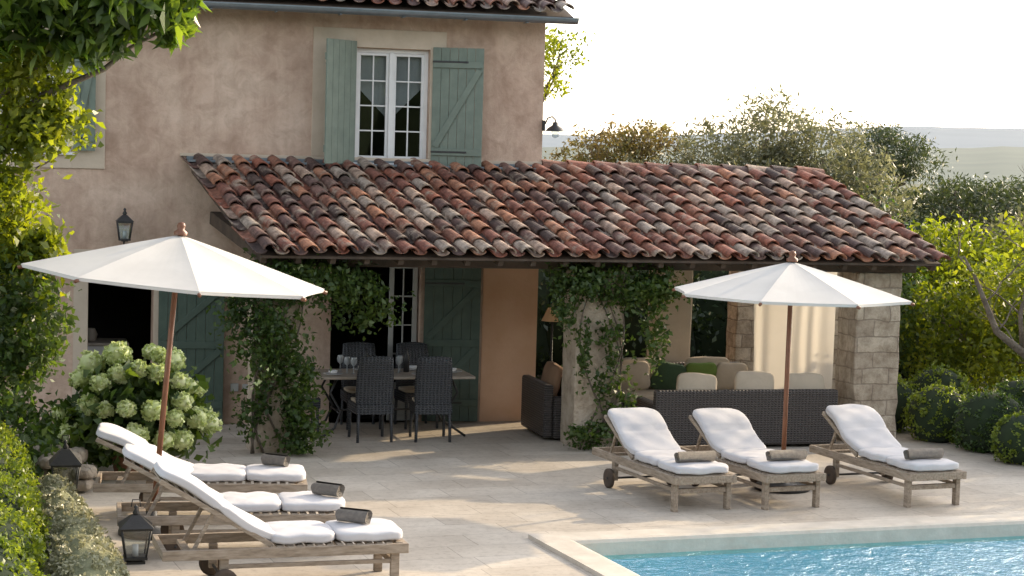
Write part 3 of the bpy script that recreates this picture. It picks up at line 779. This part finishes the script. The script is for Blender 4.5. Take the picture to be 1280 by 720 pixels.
# ------------------------------------------------------------------ SOFAS
def sofa(loc,rot,L,back=.72,D=.85,cush=3,pillows=(),bc='cream',dx=0):
    e=empty('wicker_sofa',loc,rot); b=MB()
    b.box((0,.07,back/2+.02),(L,.12,back-.04)); b.box((0,D/2+.065,.20),(L-.25,D-.13,.30))
    for s in(-1,1): b.box((s*(L/2-.06),D/2+.066,.29),(.12,D-.135,.52))
    b.obj('woven_frame',['wickerb'],e,.03)
    c=MB(); w=(L-.26)/cush
    for i in range(cush):
        x=-L/2+.13+w*(i+.5)
        c.cushion((x,D/2+.06,.42),(w-.01,D-.16,.15)); 
        R=Matrix.Rotation(math.radians(78),3,'X')@Matrix.Rotation(random.uniform(-.07,.07),3,'Z'); c.cushion((x+dx+random.uniform(-.03,.03),.24,.70+random.uniform(-.02,.02)),(w*.72,.44,.17),0,R,puff=.45)
    c.obj('seat_cushions',[bc],e)
    for k,(x,mt) in enumerate(pillows):
        p=MB(); R=Matrix.Rotation(math.radians(68),3,'X')@Matrix.Rotation(random.uniform(-.25,.25),3,'Z'); p.cushion((x,.44,.66),(.44,.42,.17),0,R,p=6,puff=.6); p.obj('pillow',[mt],e)
    return e
sofa((9.02,22.30,0),0,2.40,cush=3,dx=.14)
sofa((6.62,23.6,0),-math.pi/2,1.1,back=.70,D=.8,cush=1,pillows=((.22,'brownc'),(-.2,'limec')),bc='brownc')
sofa((8.75,24.55,0),math.pi,2.0,back=.82,cush=2,pillows=((.62,'cream'),(.14,'greenc'),(-.30,'limec'),(-.72,'cream')))
e=empty('coffee_table',(8.5,23.5,0)); b=MB(); b.box((0,0,.40),(.8,.5,.04))
for sx in(-1,1):
    for sy in(-1,1): b.box((sx*.35,sy*.2,.19),(.05,.05,.38))
b.obj('table',['teak'],e,.005)
e=empty('floor_lamp',(7.12,24.5,0)); b=MB(); b.lathe((0,0,0),[(0,0),(.14,0),(.14,.02),(.015,.04),(.015,1.40),(0,1.40)],14); b.obj('stem',['black'],e)
b=MB(); b.lathe((0,0,1.36),[(.14,0),(.06,.17)],18); b.obj('lamp_shade',['shade'],e)

# ------------------------------------------------------------------ PLANTS ON THE PATIO
def climber(name,px_,py_,clumps,n_stems=5,h=2.2,mat='lf_vine'):
    e=empty(name); b=MB()
    for i in range(n_stems):
        ph=random.uniform(0,6); pts=[];rad=[]
        for j in range(14):
            t=j/13; pts.append((px_+.28*math.sin(ph+t*4+i),py_-.04*math.cos(ph)-.02,t*h)); rad.append(.015*(1-.6*t))
        b.tube(pts,rad,6)
    b.obj('stems',['bark'],e)
    leaves('foliage',clumps,.07,mat,e,.6,sub=22,spread=.25,shell=.3,seed=len(clumps)+n_stems)
    return e
climber('climbing_jasmine',3.23,22.44,[(3.15,22.3,2.0,.45,.30,.28,1500),(3.7,22.3,2.02,.55,.28,.28,1600),(4.2,22.35,1.75,.35,.25,.30,700),(3.1,22.3,1.3,.38,.28,.5,1500),(3.45,22.3,.8,.25,.25,.45,800),(3.5,22.25,.25,.25,.25,.28,700),(2.95,22.35,.7,.18,.2,.45,350),(2.75,22.4,1.6,.25,.25,.4,500)],5)
leaves('jasmine_flowers',[(3.3,22.15,1.6,.6,.15,.6,40),(3.2,22.1,.9,.3,.1,.5,14)],.05,'bloom',bpy.data.objects['climbing_jasmine'],.9,seed=77)
climber('climbing_rose',7.14,22.44,[(6.85,22.3,2.02,.5,.22,.20,900),(7.5,22.3,1.95,.5,.22,.22,1100),(7.95,22.35,2.0,.35,.2,.22,600),(7.75,22.3,1.45,.18,.18,.42,380),(6.85,22.36,1.3,.14,.10,.5,260),(7.3,22.36,1.2,.25,.08,.5,260),(7.25,22.34,.6,.25,.10,.4,260),(7.05,22.3,.15,.35,.2,.25,450),(7.5,22.3,.3,.2,.15,.4,300),(6.6,22.3,1.75,.15,.15,.3,200)],4)

e=empty('hydrangea_bush'); b=MB()
HX=1.54
b.lathe((HX,21.0,0),[(0,.0),(.22,.0),(.30,.36),(.33,.36),(.33,.42),(.28,.42),(.27,.36),(0,.34)],22); b.obj('pot',['terra'],e)
leaves('leaves',[(HX,21,.72,.64,.55,.46,2600),(HX-.5,20.9,.5,.3,.4,.3,500)],.14,'lf_vine',e,.65,shell=.45,seed=5)
b=MB(); r=random.Random(4)
for i in range(9): b.tube([(HX,21,.35),(HX+r.uniform(-.5,.5),21+r.uniform(-.4,.4),1.0)],.012,5)
b.obj('stems',['bark'],e)
bl=[]
tries=0
while len(bl)<36 and tries<5000:
    tries+=1
    a=r.uniform(math.pi*.95,math.pi*2.05) if len(bl)<29 else r.uniform(0,2*math.pi); el=r.uniform(-.4,1.45); rr=r.uniform(.97,1.14)
    x=HX+.68*rr*math.cos(a)*math.cos(el); y=21+.62*rr*math.sin(a)*math.cos(el); z=.70+.60*rr*math.sin(el); s=r.uniform(.085,.15)
    if all(V((x-c[0],y-c[1],z-c[2])).length>(s+c[3])*.95 for c in bl): bl.append((x,y,max(z,.25),s,s,s*.88,300))
leaves('blooms',bl,.042,'bloom',e,.9,sub=4,spread=.06,shell=.94,seed=8)
blob('bloom_cores',bl,e,.9,.02,'bloom')

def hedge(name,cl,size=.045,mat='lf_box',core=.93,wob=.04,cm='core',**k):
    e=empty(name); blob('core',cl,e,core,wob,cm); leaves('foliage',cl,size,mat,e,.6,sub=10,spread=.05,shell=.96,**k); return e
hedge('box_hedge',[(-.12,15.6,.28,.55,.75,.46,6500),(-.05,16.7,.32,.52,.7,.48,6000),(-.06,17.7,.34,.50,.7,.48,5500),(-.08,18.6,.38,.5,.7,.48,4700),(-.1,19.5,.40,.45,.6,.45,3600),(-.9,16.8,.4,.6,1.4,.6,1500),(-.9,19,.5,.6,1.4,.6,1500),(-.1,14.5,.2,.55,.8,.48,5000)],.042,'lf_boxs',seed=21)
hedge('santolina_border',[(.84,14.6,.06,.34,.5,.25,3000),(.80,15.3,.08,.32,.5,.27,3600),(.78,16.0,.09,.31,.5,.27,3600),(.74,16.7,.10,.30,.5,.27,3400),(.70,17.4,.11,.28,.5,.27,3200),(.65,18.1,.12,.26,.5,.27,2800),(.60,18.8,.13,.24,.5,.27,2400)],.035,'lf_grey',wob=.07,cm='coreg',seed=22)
e=empty('leafy_groundcover'); leaves('foliage',[(.25,20.6,.2,.5,.6,.35,1600),(.8,21.8,.2,.4,.5,.35,1300),(.2,22.5,.25,.6,.8,.4,1600)],.10,'lf_vine',e,seed=23)
b=MB(); r=random.Random(9)
for i in range(26):
    x=.50+r.random()*.5; y=20.1+r.random()*.8; b.cushion((x,y,.08+.12*(i%3)),(r.uniform(.18,.3),r.uniform(.15,.25),r.uniform(.12,.18)),0,Matrix.Rotation(r.uniform(0,3),3,'Z'),n=5,p=3.5,puff=.1,wob=.012)
b.obj('dry_stone_edging',['rock'])
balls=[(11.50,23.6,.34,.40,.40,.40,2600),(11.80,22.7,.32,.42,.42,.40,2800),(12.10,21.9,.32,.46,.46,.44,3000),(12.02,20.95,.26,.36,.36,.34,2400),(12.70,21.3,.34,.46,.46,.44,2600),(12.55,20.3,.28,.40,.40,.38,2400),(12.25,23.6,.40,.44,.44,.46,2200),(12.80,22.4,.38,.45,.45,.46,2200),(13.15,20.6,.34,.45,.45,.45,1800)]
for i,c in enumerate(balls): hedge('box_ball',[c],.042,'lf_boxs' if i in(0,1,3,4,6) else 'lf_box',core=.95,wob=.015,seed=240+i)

# ------------------------------------------------------------------ TREES
e=empty('loquat_tree'); b=MB()
limb(b,(-1.6,19,0),(-1.0,18.8,3.2),.16,.11); 
for t in ((.3,18.3,4.9),(1.2,18.2,4.9),(1.7,18.3,4.7),(.2,18.8,3.6),(-.8,18.6,5.8),(.6,18.4,5.4)): limb(b,(-1.0,18.8,3.0),t,.06,.012,7,.08)
b.obj('trunk_and_limbs',['bark'],e)
leaves('foliage',[(.35,18.2,4.80,.7,.8,.42,1500),(1.15,18.1,4.85,.45,.6,.36,750),(1.62,18.1,4.76,.22,.4,.30,300),(.85,18.2,4.45,.28,.5,.20,240),(-.4,18.3,5.2,1.0,1.0,.7,900),(.7,18.2,5.4,1.0,.9,.5,800)],.23,'lf_loquat',e,.28,sub=9,spread=.16,droop=.9,shell=.3,seed=31)
e=empty('ash_tree'); b=MB(); limb(b,(-1.2,19.5,0),(-.6,19.2,3.0),.10,.07)
for t in ((.4,18.9,4.2),(.6,18.9,3.4),(0,18.9,2.9),(.2,19.2,4.6)): limb(b,(-.6,19.2,2.4),t,.04,.008)
b.obj('trunk_and_limbs',['bark'],e)
leaves('foliage',[(.30,18.6,4.15,.42,.4,.38,1500),(.42,18.6,3.65,.42,.4,.32,1400),(.14,18.6,3.05,.38,.4,.42,1300),(.66,18.6,3.75,.24,.3,.25,380),(-.5,19,3.9,.7,.6,1.0,1000)],.095,'lf_bright',e,.5,sub=14,spread=.20,shell=.2,seed=32)
e=tree('holm_oak',(-.6,20,0),[(.12,19.2,2.2,.52,.7,.55,3000),(.28,19.2,1.80,.48,.6,.45,2400),(.0,19.2,1.4,.45,.6,.36,1500),(-.6,19.4,2.0,.8,.8,.9,1500)],.085,'lf_vine',.10,shell=.5,spread=.2,seed=33)
leaves('sunlit_foliage',[(.35,18.9,2.55,.35,.4,.25,700),(.1,18.8,2.3,.4,.4,.4,500)],.10,'lf_bright',e,.5,seed=34)

tree('olive_tree',(11.6,31,0),[(11.3,30,3.35,.8,1.1,.75,2600),(12.4,30.3,3.85,.95,1.2,.72,3400),(13.3,30,3.55,.85,1.1,.72,2800),(10.6,30,3.0,1.0,1.1,.6,2200),(13.8,29.5,3.0,.8,1.1,.65,2200),(12.2,30,3.0,1.5,1.1,.6,3000)],.11,'lf_olive',.16,.28,sub=26,spread=.15,shell=.35,seed=41)
tree('russet_tree',(9.6,31.5,0),[(9.85,31,3.6,.55,.7,.46,1500),(10.6,31,3.75,.50,.7,.36,1200),(9.3,31,3.1,.6,.7,.45,1300)],.09,'lf_russet',.10,.4,sub=20,spread=.17,shell=.35,seed=42)
tree('stone_pine',(17.8,37,0),[(17.5,37,3.70,.9,1.0,.50,3200),(18.3,37.2,3.55,.7,1.0,.45,2400),(17.0,37,3.2,.9,1.0,.5,2400)],.10,'lf_pine',.2,.3,spread=.16,seed=43)
tree('umbrella_pine',(21,37,0),[(20.2,37,2.6,1.2,1.2,.55,3000),(21.8,38,2.6,1.3,1.2,.55,3000),(19.2,37,2.6,1.0,1.2,.6,2600)],.12,'lf_pine',.2,.3,spread=.16,seed=143)
tree('bay_laurel',(14.2,27.5,0),[(14.3,27.4,1.95,.75,.9,.72,3200),(15.2,27,1.9,.8,.9,.70,3000),(14.4,26.5,1.1,1.2,1.0,.9,3500)],.10,'lf_bright',.1,spread=.18,seed=44)
tree('pomegranate_shrub',(15.0,25.0,0),[(14.0,25,1.5,.7,.7,.75,2600),(14.9,24.8,1.7,.7,.7,.8,2400),(14.3,24.5,.9,1.1,.8,.7,3000),(13.3,25.4,1.1,.6,.6,.8,2200)],.095,'lf_bright',.1,spread=.18,seed=45)
tree('elder_shrub',(16.5,28,0),[(16.6,28.6,2.1,.9,.9,.7,2600),(17.6,29,2.1,1.0,.9,.7,2600),(16.3,27,1.1,1.3,1,.9,3000)],.11,'lf_olive',.1,seed=46)
tree('garden_shrub',(12.8,27.0,0),[(12.9,26.4,1.2,.6,.7,.9,2200),(13.1,28.2,1.7,.9,.9,1.1,3000)],.10,'lf_vine',.08,seed=47)
e=empty('bare_fig_tree'); b=MB(); r=random.Random(3)
b.tube([(13.2,22.0,0),(13.1,22,.5),(12.95,22,.95),(12.55,22,1.22),(12.18,22,1.48),(12.0,22,1.85),(11.85,22,2.15),(11.68,22,2.42)],[.09,.08,.07,.055,.045,.035,.025,.012],8)
b.tube([(12.55,22,1.22),(12.5,22,1.7),(12.6,22,2.2),(12.5,22,2.7)],[.035,.03,.02,.01],7)
b.tube([(12.95,22,.95),(13.0,22,1.6),(12.9,22,2.3),(13.0,22,2.9)],[.05,.04,.03,.01],7)
def twig(p,dv,L,rad,dep):
    q=p+dv*L; mid=p.lerp(q,.5)+V((r.uniform(-1,1),r.uniform(-1,1),r.uniform(-1,1)))*L*.1
    b.tube([p,mid,q],[rad,rad*.8,rad*.6],5)
    if dep:
        for k in range(2):
            twig(q,(dv+V((r.uniform(-.8,.8),r.uniform(-.4,.4),r.uniform(-.3,.6)))).normalized(),L*r.uniform(.6,.85),rad*.6,dep-1)
for p in ((12.55,22,1.22),(12.18,22,1.48),(12.0,22,1.85),(11.85,22,2.15),(12.5,22,1.7),(12.6,22,2.2),(12.5,22,2.7),(12.9,22,2.3)):
    twig(V(p),V((r.uniform(-.8,.5),r.uniform(-.3,.3),r.uniform(.4,1))).normalized(),.35,.014,3)
b.obj('branches',['bark'],e)
leaves('sparse_foliage',[(12.3,22.2,2.2,.6,.4,.5,120),(12.8,22.2,2.3,.5,.4,.6,120)],.08,'lf_bright',e,.5,seed=51)
hd=empty('hedgerow'); cl=[]
for i in range(8): cl.append((7.6+i*1.2,29.5+random.uniform(-.5,.5),.9,1.1,.8,1.25+random.uniform(-.2,.2),1800))
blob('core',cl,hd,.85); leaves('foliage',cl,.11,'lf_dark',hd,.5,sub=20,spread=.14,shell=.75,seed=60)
tree('tall_poplar',(8.0,32.5,0),[(9.3,32,5.2,.45,.5,.40,520),(9.0,32,4.8,.5,.5,.35,300),(8.5,32,5.4,.6,.6,.5,500)],.09,'lf_bright',.07,.5,sub=14,spread=.2,seed=61)
tree('offscreen_shade_tree',(17.5,22,0),[(17.0,21.5,3.2,1.3,1.3,1.2,2600),(18.3,23.5,3.6,1.4,1.4,1.2,2600),(17.2,19.0,2.8,1.2,1.3,1.1,2200)],.14,'lf_mid',.16,seed=71)  # added out of view on the right to shade the patio
fw=empty('distant_woodland'); cl=[]; r=random.Random(12)
for i in range(70):
    x=16+r.random()*60; y=52+r.random()*50; cl.append((x,y,.0+r.random()*.7,2.8,2.8,1.6,300))
leaves('foliage',cl,.45,'lf_pine',fw,.6,sub=18,spread=.2,seed=62); blob('core',cl,fw,.86)
gb=empty('sky_block_tree_belt'); cl=[]; r=random.Random(15)  # unseen trees added behind the camera to keep low sky light off the portico
for i in range(22):
    cl.append((-34+i*3.6+r.uniform(-1,1),-13+r.uniform(-2,2),5.2+r.uniform(-1,1),3.0,2.4,5.8+r.uniform(-1,2),260))
blob('core',cl,gb,.9); leaves('foliage',cl,.5,'lf_mid',gb,.6,sub=14,spread=.12,shell=.8,seed=64)

def hills(name,d0,d1,hf,mat,seed,az0=-35,az1=75):
    vs=[];fs=[];N=260;K=12
    for j in range(K+1):
        t=j/K; dd=d0+(d1-d0)*t
        for i in range(N+1):
            dg=az0+(az1-az0)*i/N; a=math.radians(dg); n=.5+.22*math.sin(a*9+seed)+.12*math.sin(a*23+seed*2)+.07*math.sin(a*57+seed)+.05*math.sin(a*140)+.03*math.sin(a*310+seed)
            z=-2+(hf(dg,n)+2)*math.sin(t*math.pi/2)
            vs.append((dd*math.sin(a),dd*math.cos(a),z))
    for j in range(K):
        for i in range(N): fs.append((j*(N+1)+i,j*(N+1)+i+1,(j+1)*(N+1)+i+1,(j+1)*(N+1)+i))
    b=MB(); b.add(vs,fs,0,True); b.obj(name,[mat])
def ss(a,b_,x):
    t=max(0,min(1,(x-a)/(b_-a))); return t*t*(3-2*t)
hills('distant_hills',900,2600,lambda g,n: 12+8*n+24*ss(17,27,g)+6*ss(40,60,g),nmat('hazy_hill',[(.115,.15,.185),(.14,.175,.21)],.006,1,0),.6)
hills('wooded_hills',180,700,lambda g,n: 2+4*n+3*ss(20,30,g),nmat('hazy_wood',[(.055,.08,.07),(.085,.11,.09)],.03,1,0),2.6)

# ------------------------------------------------------------------ LIGHT
SUN_EL=math.radians(22); saz=math.atan2(.90,.43)
w=bpy.data.worlds.new('World'); scene.world=w; w.use_nodes=True; nt=w.node_tree
bg=nt.nodes['Background']; sk=nt.nodes.new('ShaderNodeTexSky'); sk.sky_type='NISHITA'; sk.sun_disc=False
sk.sun_elevation=SUN_EL; sk.sun_rotation=saz; sk.dust_density=2.0; sk.air_density=1.0; sk.ozone_density=1.0; sk.altitude=100
hs=nt.nodes.new('ShaderNodeHueSaturation'); hs.inputs['Saturation'].default_value=.45; hs.inputs['Value'].default_value=3.4
wm=mixc(nt,hs.outputs[0],(1.04,1.0,.95),1.0,'MULTIPLY')
nt.links.new(sk.outputs[0],hs.inputs['Color']); nt.links.new(wm,bg.inputs[0]); bg.inputs[1].default_value=.15
sd=bpy.data.lights.new('sun','SUN'); sd.energy=5.0; sd.angle=math.radians(.6); sd.color=(1,.79,.52)
so=bpy.data.objects.new('sun',sd); scene.collection.objects.link(so)
dirv=V((math.sin(saz)*math.cos(SUN_EL),math.cos(saz)*math.cos(SUN_EL),math.sin(SUN_EL)))
so.rotation_euler=dirv.to_track_quat('Z','Y').to_euler(); so.location=dirv*50

# ------------------------------------------------------------------ CAMERA
r_=.028;p=math.atan(180/2450.);th=math.radians(15);c_,s_=math.cos(th),math.sin(th)
F=V((s_*math.cos(p),c_*math.cos(p),-math.sin(p))); Dn=V((-s_*math.sin(p),-c_*math.sin(p),-math.cos(p))); R0=V((c_,-s_,0))
rt=(R0-Dn*r_).normalized(); up=-(Dn+R0*r_).normalized()
cd=bpy.data.cameras.new('camera'); cd.sensor_width=36; cd.lens=2450/1280*36; cd.clip_start=.1; cd.clip_end=9000
co=bpy.data.objects.new('camera',cd); scene.collection.objects.link(co)
m=Matrix.Identity(4)
for i in range(3): m[i][0]=rt[i]; m[i][1]=up[i]; m[i][2]=-F[i]
m[0][3],m[1][3],m[2][3]=0,0,3.65
co.matrix_world=m; scene.camera=co
scene.view_settings.view_transform='Standard'; scene.view_settings.look='None'; scene.view_settings.exposure=0
